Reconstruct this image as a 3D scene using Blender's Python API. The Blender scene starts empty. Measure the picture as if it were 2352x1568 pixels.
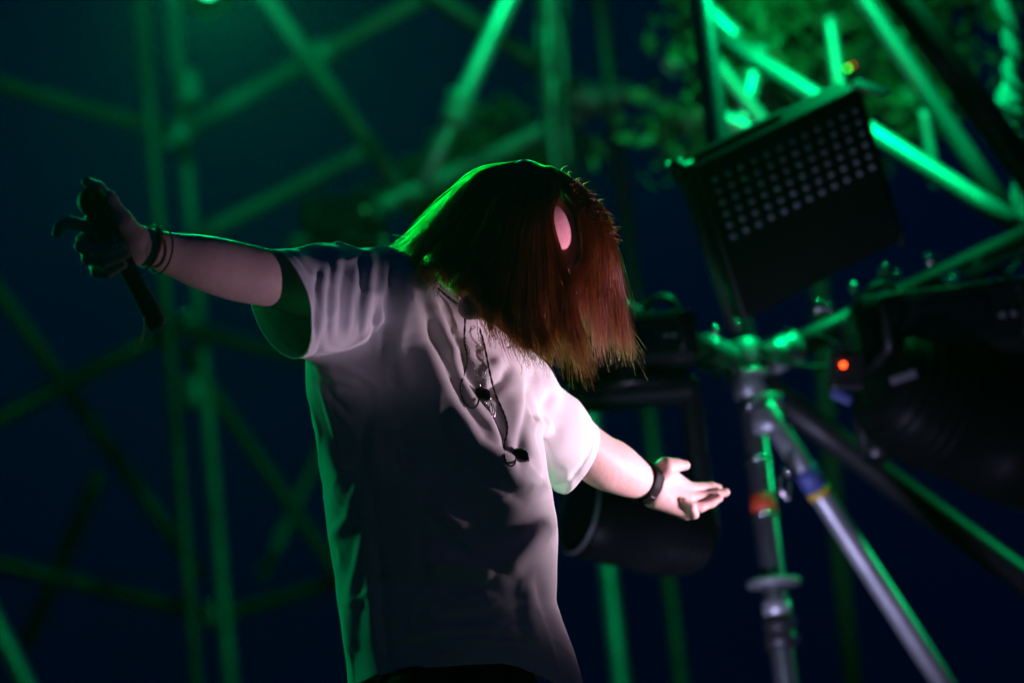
import bpy, bmesh, math, random
import numpy as np
from mathutils import Vector, Matrix, noise
from mathutils.bvhtree import BVHTree

random.seed(7)
rng = np.random.default_rng(7)
scene = bpy.context.scene
COL = scene.collection
rad = math.radians

# ------------------------------------------------------------------ camera
LENS = 105.0
FPX = 2352 * LENS / 36.0          # focal length in units of the 2352-wide picture
PITCH, ROLL = rad(13.0), rad(6.2)
CAM = np.array([0.0, 0.0, 1.45])
D0 = 5.70                         # distance of the performer
_R0 = np.array([1.0, 0, 0]); _U0 = np.array([0, -math.sin(PITCH), math.cos(PITCH)])
FW = np.array([0, math.cos(PITCH), math.sin(PITCH)])
RT = math.cos(ROLL) * _R0 - math.sin(ROLL) * _U0
UP = math.sin(ROLL) * _R0 + math.cos(ROLL) * _U0
ROT = np.stack([RT, UP, FW], 1)   # camera-frame metres (right, up, depth) -> world

def cpt(px, py, d):               # picture point at a depth -> camera-frame metres
    return np.array([(px - 1176) / FPX * d, -(py - 784) / FPX * d, d])
def b(px, py, dz=0.0):            # the same, depth measured from the performer
    return cpt(px, py, D0 + dz)
def w(p):                         # camera frame -> world (point or array)
    return np.asarray(p) @ ROT.T + CAM
def at(px, py, d):
    return w(cpt(px, py, d))
def topx(p):                      # camera frame -> picture
    p = np.asarray(p)
    return 1176 + p[..., 0] / p[..., 2] * FPX, 784 - p[..., 1] / p[..., 2] * FPX
def cvec(v):                      # camera-frame direction -> world
    return np.asarray(v) @ ROT.T
DOWN = -ROT[2, :].copy()          # world down seen in the camera frame

cd = bpy.data.cameras.new('camera'); cam = bpy.data.objects.new('camera', cd); COL.objects.link(cam)
M = Matrix.Identity(4)
for i in range(3):
    M[i][0], M[i][1], M[i][2], M[i][3] = RT[i], UP[i], -FW[i], CAM[i]
cam.matrix_world = M
cd.lens = LENS; cd.sensor_width = 36.0; cd.clip_start = 0.1; cd.clip_end = 2000
cd.dof.use_dof = True; cd.dof.focus_distance = D0 + 0.0; cd.dof.aperture_fstop = 1.7
cd.dof.aperture_blades = 9
scene.camera = cam

# ------------------------------------------------------------------ world: night sky
wd = bpy.data.worlds.new('World'); scene.world = wd; wd.use_nodes = True
nt = wd.node_tree; nt.nodes.clear()
wo = nt.nodes.new('ShaderNodeOutputWorld'); bg = nt.nodes.new('ShaderNodeBackground')
sky = nt.nodes.new('ShaderNodeTexSky'); sky.sky_type = 'NISHITA'; sky.sun_disc = False
sky.sun_elevation = rad(-3.0); sky.sun_rotation = rad(150); sky.ozone_density = 6.0; sky.dust_density = 0.0
tint = nt.nodes.new('ShaderNodeMix'); tint.data_type = 'RGBA'; tint.blend_type = 'MULTIPLY'
tint.inputs['Factor'].default_value = 1.0
tint.inputs[7].default_value = (0.0, 0.30, 1.0, 1)
nt.links.new(sky.outputs[0], tint.inputs[6]); 
glow = nt.nodes.new('ShaderNodeMix'); glow.data_type = 'RGBA'; glow.blend_type = 'ADD'; glow.inputs['Factor'].default_value = 1.0
glow.inputs[7].default_value = (0.0, 0.011, 0.078, 1)      # faint even night-sky glow
nt.links.new(tint.outputs[2], glow.inputs[6]); nt.links.new(glow.outputs[2], bg.inputs[0])
nt.links.new(bg.outputs[0], wo.inputs[0])
bg.inputs[1].default_value = 0.10

scene.view_settings.view_transform = 'Standard'; scene.view_settings.look = 'None'
scene.view_settings.exposure = 0.0; scene.view_settings.gamma = 1.0
scene.cycles.use_denoising = True
scene.cycles.max_bounces = 8
scene.cycles.sample_clamp_indirect = 4.0

# ------------------------------------------------------------------ stage lamps
def lamp(name, kind, pos, colour, power, radius=0.1, target=None, size=60, blend=0.5):
    l = bpy.data.lights.new(name, kind); l.color = colour; l.energy = power; l.shadow_soft_size = radius
    o = bpy.data.objects.new(name, l); COL.objects.link(o); o.location = Vector(pos)
    if kind == 'SPOT':
        l.spot_size = rad(size); l.spot_blend = blend
        o.rotation_euler = (Vector(target) - Vector(pos)).to_track_quat('-Z', 'Y').to_euler()
    return o
GREEN = (0.0, 1.0, 0.26)
def cp(x, y, dz): return w(np.array([x, y, D0 + dz]))
# pink-white side light low on the right; fill spots added for raised arm, head and lower shirt
lamp('key_lamp', 'SPOT', cp(1.72, -0.46, 0.40), (1.0, 0.70, 0.88), 315, 0.10, w(b(1420, 1050, .35)), 33, 1.0)
lamp('floor_fill', 'SPOT', (1.65, 4.95, 1.32), (0.86, 0.62, 0.94), 78, 0.05, w(b(560, 625, -.2)), 9.6, 0.9)
lamp('floor_fill', 'SPOT', (1.45, 4.35, 1.30), (1.0, 0.47, 0.76), 640, 0.05, w(b(1455, 670, -.1)), 11, 1.0)
lamp('floor_fill', 'SPOT', (0.62, 4.75, 1.27), (0.95, 0.70, 0.86), 0.45, 0.05, w(b(1130, 1420, 0)), 30, 1.0)
# green lamps in the rig; the foliage and upright ones are added fills
lamp('green_side_lamp', 'SPOT', cp(-2.5, 0.25, 1.4), GREEN, 75, 0.12, w(b(780, 1150, 0)), 45, 0.7)
lamp('green_back_lamp', 'SPOT', at(475, -60, 10.2), GREEN, 850, 0.10, at(950, 700, 5.6), 36, 0.5)
lamp('green_truss_lamp', 'SPOT', at(1120, -280, 11.3), GREEN, 40, 0.12, at(1050, 300, 12.6), 140, 0.6)
lamp('green_wash_lamp', 'SPOT', at(490, -70, 10.6), (0.0, 1.0, 0.36), 120, 0.10, at(360, 120, 13.2), 46, 1.0)
lamp('green_foliage_fill', 'SPOT', at(1820, -200, 8.9), GREEN, 105, 0.10, at(1830, 250, 10.2), 84, 0.8)
lamp('green_upright_fill', 'SPOT', at(1900, -260, 8.25), GREEN, 230, 0.10, at(1600, 120, 8.1), 100, 0.6)
lamp('green_tower_lamp', 'SPOT', at(2080, -330, 8.2), GREEN, 150, 0.10, at(1900, 150, 8.6), 102, 0.6)
lamp('green_right_lamp', 'SPOT', at(3300, 700, 8.7), GREEN, 60, 0.10, at(1850, 1250, 8.0), 32, 0.6)
lamp('lavender_floor_lamp', 'SPOT', at(1500, 2050, 6.7), (0.60, 0.55, 1.0), 70, 0.08, at(1850, 1000, 8.2), 66, 0.8)

# ------------------------------------------------------------------ materials
def mat(name, col, rough=0.5, metal=0.0, bump=0.0, scale=40.0, var=0.0, sheen=0.0, spec=0.5, sss=0.0, emit=None):
    m = bpy.data.materials.new(name); m.use_nodes = True
    t = m.node_tree; p = t.nodes['Principled BSDF']
    p.inputs['Base Color'].default_value = (*col, 1); p.inputs['Roughness'].default_value = rough
    p.inputs['Metallic'].default_value = metal; p.inputs['Specular IOR Level'].default_value = spec
    if sheen: p.inputs['Sheen Weight'].default_value = sheen; p.inputs['Sheen Roughness'].default_value = 0.4
    if sss:
        p.inputs['Subsurface Weight'].default_value = sss
        p.inputs['Subsurface Radius'].default_value = (1.0, 0.35, 0.2); p.inputs['Subsurface Scale'].default_value = 0.008
    if emit:
        p.inputs['Emission Color'].default_value = (*emit[0], 1); p.inputs['Emission Strength'].default_value = emit[1]
    if bump or var:
        tc = t.nodes.new('ShaderNodeTexCoord'); n = t.nodes.new('ShaderNodeTexNoise')
        n.inputs['Scale'].default_value = scale; n.inputs['Detail'].default_value = 6
        t.links.new(tc.outputs['Object'], n.inputs['Vector'])
        if bump:
            bn = t.nodes.new('ShaderNodeBump'); bn.inputs['Strength'].default_value = bump; bn.inputs['Distance'].default_value = 0.004
            t.links.new(n.outputs[0], bn.inputs['Height']); t.links.new(bn.outputs[0], p.inputs['Normal'])
        if var:
            mx = t.nodes.new('ShaderNodeMix'); mx.data_type = 'RGBA'
            mx.inputs[6].default_value = (*[c * (1 - var) for c in col], 1); mx.inputs[7].default_value = (*[min(1, c * (1 + var)) for c in col], 1)
            t.links.new(n.outputs[0], mx.inputs[0]); t.links.new(mx.outputs[2], p.inputs['Base Color'])
    return m
M_skin = mat('skin', (0.66, 0.43, 0.40), 0.55, bump=0.25, scale=70, var=0.10, sss=0.3, spec=0.3)
M_shirt = mat('white_cotton', (0.74, 0.73, 0.74), 0.9, bump=0.10, scale=900, var=0.03, sheen=0.25, spec=0.2)
M_rib = mat('ribbed_cotton', (0.74, 0.73, 0.74), 0.9, sheen=0.2, spec=0.2)
M_trouser = mat('black_cloth', (0.006, 0.006, 0.008), 0.9, bump=0.1, scale=500, spec=0.2)
M_black = mat('black_plastic', (0.008, 0.008, 0.010), 0.35, bump=0.03, scale=200)
M_blackgloss = mat('black_gloss', (0.006, 0.006, 0.008), 0.12)
M_satin = mat('black_satin', (0.004, 0.004, 0.005), 0.42, spec=0.06, bump=0.1, scale=60)
M_grille = mat('black_mesh_grille', (0.01, 0.01, 0.012), 0.45, metal=0.6, bump=0.6, scale=900)
M_strap = mat('black_strap', (0.004, 0.004, 0.005), 0.6, spec=0.12)
M_cord = mat('black_cord', (0.008, 0.008, 0.009), 0.6)
M_red = mat('red_cord', (0.45, 0.02, 0.015), 0.7)
M_silver = mat('silver', (0.75, 0.74, 0.74), 0.18, metal=1.0)
M_steel = mat('galvanised_steel', (0.36, 0.37, 0.38), 0.42, metal=0.55, bump=0.25, scale=6, var=0.6)
M_dull = mat('weathered_steel', (0.17, 0.18, 0.18), 0.55, metal=0.4, bump=0.3, scale=5, var=0.7)
M_mid = mat('dim_steel', (0.07, 0.07, 0.075), 0.5, metal=0.4, bump=0.3, scale=5, var=0.7)  # darker copy of the weathered steel, dim light put into its colour
M_dark = mat('black_painted_steel', (0.02, 0.02, 0.022), 0.45, metal=0.2, bump=0.1, scale=40)
M_redtape = mat('red_tape', (0.62, 0.07, 0.02), 0.5)
M_bluetape = mat('blue_tape', (0.06, 0.08, 0.26), 0.5)
M_yellow = mat('yellow_tape', (0.55, 0.40, 0.03), 0.5)
M_white = mat('white_label', (0.6, 0.6, 0.62), 0.6)
M_lens = mat('led_lens', (0.60, 0.54, 0.70), 0.2, metal=0.0)
M_led_red = mat('red_indicator', (0.2, 0.01, 0.0), 0.4, emit=((1.0, 0.06, 0.01), 9.0))
M_led_green = mat('green_indicator', (0.0, 0.2, 0.02), 0.4, emit=((0.03, 1.0, 0.04), 9.0))
M_led_amber = mat('amber_indicator', (0.2, 0.05, 0.02), 0.4, emit=((1.0, 0.12, 0.02), 2.5))
M_floor = mat('black_stage_board', (0.02, 0.02, 0.022), 0.6, bump=0.3, scale=12, var=0.3)
M_ground = mat('ground_grass', (0.03, 0.04, 0.02), 0.95, bump=0.5, scale=3, var=0.4)
M_leaf = mat('leaf', (0.05, 0.12, 0.05), 0.45, var=0.5, scale=3)
M_bark = mat('bark', (0.012, 0.010, 0.008), 0.9, bump=0.8, scale=12)
M_gold = mat('orange_cable', (0.5, 0.14, 0.04), 0.6)

# ------------------------------------------------------------------ mesh helpers
def link(o, parent=None):
    COL.objects.link(o)
    if parent is not None:
        o.parent = parent; o.matrix_parent_inverse = parent.matrix_world.inverted()
    return o
def tag(o, label=None, cat=None, group=None, kind=None):
    if label: o['label'] = label
    if cat: o['category'] = cat
    if group: o['group'] = group
    if kind: o['kind'] = kind
    return o
def empty(name, loc, label, cat, group=None):
    o = bpy.data.objects.new(name, None); COL.objects.link(o); o.location = Vector(loc)
    o.matrix_world = Matrix.Translation(Vector(loc)); o.empty_display_size = 0.1
    return tag(o, label, cat, group)
def meshobj(name, verts, faces, m, parent=None, smooth=True, origin=None):
    verts = np.asarray(verts, dtype=float)
    org = np.array(origin) if origin is not None else verts.mean(0)
    me = bpy.data.meshes.new(name); me.from_pydata((verts - org).tolist(), [], faces if isinstance(faces, list) else faces.tolist())
    me.materials.append(m); me.update()
    if smooth: me.polygons.foreach_set('use_smooth', [True] * len(me.polygons))
    o = bpy.data.objects.new(name, me); o.location = Vector(org); o.matrix_world = Matrix.Translation(Vector(org))
    return link(o, parent)
def frame(d):
    d = np.asarray(d, float); d = d / np.linalg.norm(d)
    h = np.array([0, 0, 1.0]) if abs(d[2]) < 0.9 else np.array([1.0, 0, 0])
    x = np.cross(h, d); x /= np.linalg.norm(x)
    return x, np.cross(d, x), d
def tube(pts, radii, seg=12, cap=True):
    pts = np.asarray(pts, float); n = len(pts)
    radii = np.full(n, radii) if np.isscalar(radii) else np.asarray(radii, float)
    tang = np.gradient(pts, axis=0) if n > 2 else np.repeat((pts[1] - pts[0])[None], 2, 0)
    x, y, _ = frame(tang[0]); V = []
    a = np.linspace(0, 2 * np.pi, seg, endpoint=False)
    for i in range(n):
        t = tang[i] / np.linalg.norm(tang[i]); x = x - t * (x @ t); x /= np.linalg.norm(x); y = np.cross(t, x)
        V.append(pts[i] + radii[i] * (np.cos(a)[:, None] * x + np.sin(a)[:, None] * y))
    V = np.concatenate(V); F = []
    for i in range(n - 1):
        for j in range(seg):
            k = (j + 1) % seg; F.append([i * seg + j, i * seg + k, (i + 1) * seg + k, (i + 1) * seg + j])
    if cap: F.append(list(range(seg))[::-1]); F.append(list(range((n - 1) * seg, n * seg)))
    return V, F
def merge(parts):
    V, F, o = [], [], 0
    for v, f in parts:
        V.append(np.asarray(v)); F += [[i + o for i in q] for q in f]; o += len(v)
    return np.concatenate(V), F
def box(c, ax, ay, az, bevel=0.0):      # centre and three half-axis vectors; chamfered edges
    c, ax, ay, az = (np.asarray(q, float) for q in (c, ax, ay, az))
    bm = bmesh.new(); bmesh.ops.create_cube(bm, size=2)
    L = [np.linalg.norm(q) for q in (ax, ay, az)]
    for v in bm.verts: v.co = Vector((v.co.x * L[0], v.co.y * L[1], v.co.z * L[2]))
    if bevel: bmesh.ops.bevel(bm, geom=list(bm.edges), offset=bevel, segments=2, affect='EDGES', profile=0.5)
    R = np.stack([ax / L[0], ay / L[1], az / L[2]], 1)
    bm.verts.index_update()
    V = np.array([v.co[:] for v in bm.verts]) @ R.T + c; F = [[v.index for v in f.verts] for f in bm.faces]
    if np.linalg.det(R) < 0: F = [q[::-1] for q in F]
    bm.free(); return V, F
def lathe(c, axis, prof, seg=28, ref=None):     # prof: list of (along, radius)
    x, y, d = frame(axis); a = np.linspace(0, 2 * np.pi, seg, endpoint=False); V = []; F = []
    for s, r in prof: V.append(c + d * s + r * (np.cos(a)[:, None] * x + np.sin(a)[:, None] * y))
    V = np.concatenate(V); n = len(prof)
    for i in range(n - 1):
        for j in range(seg):
            k = (j + 1) % seg; F.append([i * seg + j, i * seg + k, (i + 1) * seg + k, (i + 1) * seg + j])
    F.append(list(range(seg))[::-1]); F.append(list(range((n - 1) * seg, n * seg)))
    return V, F
def torus(c, axis, R, r, seg=32, sub=8, ref=None, sx=1.0):
    x, y, d = frame(axis)
    if ref is not None:
        x = np.asarray(ref, float) - d * (np.asarray(ref) @ d); x /= np.linalg.norm(x); y = np.cross(d, x)
    V = []; F = []
    for i in range(seg):
        a = 2 * np.pi * i / seg; e = np.cos(a) * x * sx + np.sin(a) * y; o = np.cos(a) * x + np.sin(a) * y
        for j in range(sub):
            q = 2 * np.pi * j / sub; V.append(c + R * e + r * (np.cos(q) * o + np.sin(q) * d))
    for i in range(seg):
        for j in range(sub):
            F.append([i * sub + j, ((i + 1) % seg) * sub + j, ((i + 1) % seg) * sub + (j + 1) % sub, i * sub + (j + 1) % sub])
    return np.array(V), F
def catmull(P, n):
    P = np.asarray(P, float); Q = np.concatenate([[2 * P[0] - P[1]], P, [2 * P[-1] - P[-2]]]); k = len(P) - 1
    t = np.linspace(0, k, n); i = np.minimum(t.astype(int), k - 1); f = (t - i)[:, None]
    a, bb, c, d = Q[i], Q[i + 1], Q[i + 2], Q[i + 3]
    return 0.5 * (2 * bb + (c - a) * f + (2 * a - 5 * bb + 4 * c - d) * f**2 + (3 * bb - 3 * c + d - a) * f**3)

# ------------------------------------------------------------------ implicit surfaces for body and shirt (camera-frame metres)
class Grid:
    def __init__(s, lo, hi, h):
        s.lo = np.array(lo, float); s.h = h; s.n = np.ceil((np.array(hi) - s.lo) / h).astype(int) + 1
        s.v = np.full(s.n, 1.0, np.float32)
    def blend(s, fn, lo, hi, k, pad=0.05):
        i0 = np.clip(((np.asarray(lo) - pad - s.lo) / s.h).astype(int), 0, s.n); i1 = np.clip(((np.asarray(hi) + pad - s.lo) / s.h).astype(int) + 2, 0, s.n)
        if (i1 <= i0).any(): return
        ax = [s.lo[q] + s.h * np.arange(i0[q], i1[q], dtype=np.float32) for q in range(3)]
        d = fn(ax[0][:, None, None].astype(np.float32), ax[1][None, :, None].astype(np.float32), ax[2][None, None, :].astype(np.float32))
        sl = tuple(slice(i0[q], i1[q]) for q in range(3)); a = s.v[sl]
        hh = np.clip(0.5 + 0.5 * (a - d) / k, 0, 1); s.v[sl] = a * (1 - hh) + d * hh - k * hh * (1 - hh)
    def cone(s, a, bb, r1, r2, k=0.015):
        a = np.asarray(a); bb = np.asarray(bb); e = bb - a; L = float(e @ e) + 1e-12
        def fn(x, y, z):
            t = np.clip(((x - a[0]) * e[0] + (y - a[1]) * e[1] + (z - a[2]) * e[2]) / L, 0, 1)
            return np.sqrt((x - a[0] - t * e[0])**2 + (y - a[1] - t * e[1])**2 + (z - a[2] - t * e[2])**2) - (r1 + (r2 - r1) * t)
        r = max(r1, r2); s.blend(fn, np.minimum(a, bb) - r, np.maximum(a, bb) + r, k)
    def chain(s, pts, rs, k=0.015):
        for i in range(len(pts) - 1): s.cone(pts[i], pts[i + 1], rs[i], rs[i + 1], k)
    def smooth_chain(s, pts, rs, n=40):
        q = catmull(np.concatenate([np.asarray(pts), np.asarray(rs)[:, None]], 1), n); s.chain(q[:, :3], q[:, 3], .002)
    def ellipsoid(s, c, A, r, k=0.015):           # A rows are the axes
        c = np.asarray(c); A = np.asarray(A); m = min(r)
        def fn(x, y, z):
            q = 0; 
            for i in range(3): q = q + (((x - c[0]) * A[i][0] + (y - c[1]) * A[i][1] + (z - c[2]) * A[i][2]) / r[i])**2
            q = np.sqrt(q); return (q - 1) * m * 1.1
        R = max(r); s.blend(fn, c - R, c + R, k)
    def mesh(s):
        v = s.v; ins = v < 0; n = s.n
        c = np.zeros(n - 1, np.int8)
        for dx in (0, 1):
            for dy in (0, 1):
                for dz in (0, 1): c += ins[dx:n[0]-1+dx, dy:n[1]-1+dy, dz:n[2]-1+dz]
        act = np.argwhere((c > 0) & (c < 8)); idx = -np.ones(n - 1, np.int32); idx[tuple(act.T)] = np.arange(len(act))
        P = np.zeros((len(act), 3)); W = np.zeros(len(act))
        cor = [(i, j, k) for i in (0, 1) for j in (0, 1) for k in (0, 1)]
        for a in cor:
            for ax in range(3):
                if a[ax]: continue
                bb = list(a); bb[ax] = 1
                va = v[tuple((act + a).T)]; vb = v[tuple((act + bb).T)]; m = (va < 0) != (vb < 0)
                t = np.where(m, va / np.where(m, va - vb, 1), 0); q = np.repeat(np.array(a, float)[None], len(act), 0); q[:, ax] += t
                P += q * m[:, None]; W += m
        V = (act + P / W[:, None]) * s.h + s.lo; F = []
        for ax in range(3):
            o1, o2 = (ax + 1) % 3, (ax + 2) % 3
            sl0 = [slice(1, n[q] - 1) for q in range(3)]; sl1 = list(sl0); sl0[ax] = slice(0, n[ax] - 1); sl1[ax] = slice(1, n[ax])
            A, Bv = ins[tuple(sl0)], ins[tuple(sl1)]; off = np.ones(3, int); off[ax] = 0
            for flip, msk in ((False, A & ~Bv), (True, ~A & Bv)):
                e = np.argwhere(msk) + off
                if not len(e): continue
                u1 = np.zeros(3, int); u1[o1] = 1; u2 = np.zeros(3, int); u2[o2] = 1
                q = np.stack([idx[tuple((e - x).T)] for x in (u1 + u2, u2, 0 * u1, u1)], 1)
                F.append(q[:, ::-1] if flip else q)
        return V, np.concatenate(F)
def normals(V, F):
    n = np.cross(V[F[:, 2]] - V[F[:, 0]], V[F[:, 3]] - V[F[:, 1]]); N = np.zeros_like(V)
    for i in range(4): np.add.at(N, F[:, i], n)
    return N / (np.linalg.norm(N, axis=1)[:, None] + 1e-12)
def relax(V, F, it=2, lam=0.5):
    E = np.concatenate([F[:, [0, 1]], F[:, [1, 2]], F[:, [2, 3]], F[:, [3, 0]]]); E = np.concatenate([E, E[:, ::-1]])
    cnt = np.bincount(E[:, 0], minlength=len(V))[:, None] + 1e-9
    for _ in range(it):
        S = np.stack([np.bincount(E[:, 0], V[E[:, 1], q], len(V)) for q in range(3)], 1); V = V + lam * (S / cnt - V)
    return V
def orient(V, F):
    N = normals(V, F); c = V.mean(0)
    return F if ((V - c) * N).sum() > 0 else F[:, ::-1]
def nrm(v): v = np.asarray(v, float); return v / np.linalg.norm(v)

# ================================================================== the setting
def slab(name, x0, x1, y0, y1, z0, z1, m, bev=0.02):
    v, f = box([(x0 + x1) / 2, (y0 + y1) / 2, (z0 + z1) / 2], [(x1 - x0) / 2, 0, 0], [0, (y1 - y0) / 2, 0], [0, 0, (z1 - z0) / 2], bev)
    return tag(meshobj(name, v, f, m, smooth=False), kind='structure')
v = np.array([[-600, -600, 0], [600, -600, 0], [600, 600, 0], [-600, 600, 0]], float)
tag(meshobj('ground', v, [[0, 1, 2, 3]], M_ground, smooth=False), kind='structure')
slab('stage_floor', -9, 9, 3.2, 17, 0.05, 1.2, M_floor)

# ------------------------------------------------------------------ scaffolding
def P3(p): return at(*p)
def far(p, k): return (p[0], p[1], p[2] * k)
def pipe(parent, a, c, r, m=None, name='pipe', raw=False, label=None):
    A, B = (np.asarray(a), np.asarray(c)) if raw else (P3(a), P3(c))
    if name != 'standard':                               # members that leave the picture run on to their next node
        ex_ = lambda p, d: p + d * (1.3 if p[2] + 1.3 * d[2] > 1.3 else max(0, (p[2] - 1.3) / max(1e-6, -d[2])))
        out_ = lambda p: not (0 < topx((p - CAM) @ ROT)[0] < 2352 and 0 < topx((p - CAM) @ ROT)[1] < 1568)
        d_ = (B - A) / np.linalg.norm(B - A)
        if out_(A): A = ex_(A, -d_)
        if out_(B): B = ex_(B, d_)
    n = 9; pts = A + (B - A) * np.linspace(0, 1, n)[:, None]
    v, f = tube(pts, r, 18); o = meshobj(name, v, f, m or M_steel, parent)
    if label: o['label'] = label
    return o
def standard(parent, p, z0, z1, r, m=None):
    q = P3(p); return pipe(parent, (q[0], q[1], z0), (q[0], q[1], z1), r, m, 'standard', raw=True)
def on_vertical(p, py):           # world point of the upright through p that shows at picture height py
    q = P3(p); best = None
    for z in np.linspace(1.2, 6.5, 1200):
        c = (np.array([q[0], q[1], z]) - CAM) @ ROT; y = 784 - c[1] / c[2] * FPX
        if best is None or abs(y - py) < best[0]: best = (abs(y - py), z)
    return np.array([q[0], q[1], best[1]])
def coupler(parent, c, axis, r, L=.09, m=None, bolt=True):
    c = np.asarray(c, float); x, y, d = frame(axis)
    v, f = lathe(c - d * L / 2, d, [(0, r + .002), (.004, r + .011), (L * .4, r + .012), (L * .5, r + .007), (L * .6, r + .012), (L - .004, r + .011), (L, r + .002)], 20)
    o = meshobj('coupler', v, f, m or M_steel, parent)
    if bolt:
        s = -1 if y @ np.array([0, 1.0, 0]) > 0 else 1
        for q in (-L * .28, L * .28):
            v, f = lathe(c + s * y * (r + .008) + d * q, x, [(-.03, .004), (-.028, .011), (-.016, .011), (-.015, .006), (.02, .006), (.021, .010), (.030, .010)], 6)
            meshobj('bolt', v, f, M_silver, o, smooth=False)
    return o

# far left tower
Lp1, Lp2 = (372, 600, 13.0), (447, 600, 13.7)
tl = empty('scaffold_tower', (P3(Lp1)[0], P3(Lp1)[1], 1.2), 'far blurred scaffold tower rising behind the raised arm with the microphone', 'scaffolding', 'scaffold towers around the stage')
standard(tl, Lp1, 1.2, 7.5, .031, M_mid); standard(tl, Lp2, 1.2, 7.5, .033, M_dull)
R_ = .034
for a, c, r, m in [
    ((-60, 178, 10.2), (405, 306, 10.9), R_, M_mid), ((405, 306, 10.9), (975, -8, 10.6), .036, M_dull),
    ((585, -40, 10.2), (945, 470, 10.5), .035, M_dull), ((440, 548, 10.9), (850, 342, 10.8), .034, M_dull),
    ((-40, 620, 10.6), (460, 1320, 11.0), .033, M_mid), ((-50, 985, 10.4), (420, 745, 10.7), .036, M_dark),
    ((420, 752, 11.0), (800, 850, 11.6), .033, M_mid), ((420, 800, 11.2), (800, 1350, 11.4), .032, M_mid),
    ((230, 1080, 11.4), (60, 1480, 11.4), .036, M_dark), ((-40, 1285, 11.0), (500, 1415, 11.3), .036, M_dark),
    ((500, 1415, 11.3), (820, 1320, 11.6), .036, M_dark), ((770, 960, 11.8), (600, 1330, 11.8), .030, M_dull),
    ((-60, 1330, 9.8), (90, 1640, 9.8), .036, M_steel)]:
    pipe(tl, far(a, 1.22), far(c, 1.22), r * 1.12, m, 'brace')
for p, ax in (((405, 306, 10.9), (1, 0, .3)), ((415, 750, 10.9), (1, 0, .3)), ((720, 130, 10.5), (1, .1, .4)), ((500, 1412, 11.3), (1, 0, 0)), ((432, 200, 11.1), (0, 0, 1)), ((445, 900, 11.1), (0, 0, 1))):
    coupler(tl, P3(far(p, 1.22)), ax, .046, .15, M_dull)

# middle tower
Mp1, Mp2 = (1275, 250, 12.0), (1402, 200, 12.6)
tm = empty('scaffold_tower', (P3(Mp1)[0], P3(Mp1)[1], 1.2), 'far green scaffold tower with diagonal braces above the bowed head', 'scaffolding', 'scaffold towers around the stage')
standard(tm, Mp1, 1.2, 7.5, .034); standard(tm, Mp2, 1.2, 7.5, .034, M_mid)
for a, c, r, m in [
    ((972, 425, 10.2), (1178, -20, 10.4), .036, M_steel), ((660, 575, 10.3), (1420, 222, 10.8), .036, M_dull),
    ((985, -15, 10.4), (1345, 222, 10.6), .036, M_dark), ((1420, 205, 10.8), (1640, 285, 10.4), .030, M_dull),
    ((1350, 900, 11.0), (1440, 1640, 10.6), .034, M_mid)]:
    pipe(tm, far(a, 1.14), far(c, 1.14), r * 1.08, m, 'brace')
for p, ax in (((1052, 252, 10.25), (.4, 0, 1)), ((1400, 228, 10.8), (1, 0, .3)), ((1345, 222, 10.6), (1, 0, -.5))):
    coupler(tm, P3(far(p, 1.14)), ax, .046, .15, M_dull)
for py in (90, 232, 385, 300):
    coupler(tm, on_vertical(Mp1, py), (0, 0, 1), .036, .12, M_steel)
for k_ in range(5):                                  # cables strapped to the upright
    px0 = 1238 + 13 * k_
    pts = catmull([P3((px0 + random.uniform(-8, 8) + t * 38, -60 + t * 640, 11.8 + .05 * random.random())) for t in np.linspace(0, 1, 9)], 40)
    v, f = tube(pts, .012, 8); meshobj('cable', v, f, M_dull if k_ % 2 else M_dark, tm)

# near right tower: upright, ledgers, diagonals
Rp = (1722, 900, 8.0)
tr = empty('scaffold_tower', (P3(Rp)[0], P3(Rp)[1], 1.2), 'near right scaffold tower with red banded upright beside the open hand', 'scaffolding', 'scaffold towers around the stage')
RU = .0325
M_worn = mat('worn_steel', (.20, .20, .22), .30, metal=.85, bump=.2, scale=25, var=.2)
standard(tr, Rp, 1.2, 6.6, RU, M_worn)
J = on_vertical(Rp, 848)
pipe(tr, J, P3((2420, 515, 8.4)), .034, M_dark, 'ledger', raw=True)
pipe(tr, J, P3((1390, 700, 7.7)), .034, M_worn, 'ledger', raw=True)
pipe(tr, J + np.array([.02, .05, -.02]), P3((2420, 1380, 8.3)), .040, M_dark, 'brace', raw=True)
pole = pipe(tr, P3((1752, 930, 7.75)), P3((2240, 1680, 7.9)), .030, M_steel, 'brace', raw=True)
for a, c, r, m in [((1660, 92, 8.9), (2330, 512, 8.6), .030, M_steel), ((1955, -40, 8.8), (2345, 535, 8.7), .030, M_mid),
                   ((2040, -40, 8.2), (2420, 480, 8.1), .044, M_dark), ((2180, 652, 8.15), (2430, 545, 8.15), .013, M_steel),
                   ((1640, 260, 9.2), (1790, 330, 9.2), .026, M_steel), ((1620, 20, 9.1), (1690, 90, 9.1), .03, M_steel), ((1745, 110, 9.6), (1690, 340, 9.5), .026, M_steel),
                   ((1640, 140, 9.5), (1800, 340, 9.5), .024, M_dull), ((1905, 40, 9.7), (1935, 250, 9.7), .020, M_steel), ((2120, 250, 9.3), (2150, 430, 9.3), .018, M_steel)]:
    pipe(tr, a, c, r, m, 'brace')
coupler(tr, J, (0, 0, 1), RU, .16)
coupler(tr, J + nrm(P3((2420, 515, 8.4)) - J) * .12, P3((2420, 515, 8.4)) - J, .034, .10)
coupler(tr, J + nrm(P3((1390, 700, 7.7)) - J) * .12, P3((1390, 700, 7.7)) - J, .034, .10)
coupler(tr, P3((1765, 950, 7.78)), (0, 0, 1), .034, .10)
coupler(tr, P3((2190, 650, 8.14)), (1, 0, .2), .020, .06, M_silver)
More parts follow.
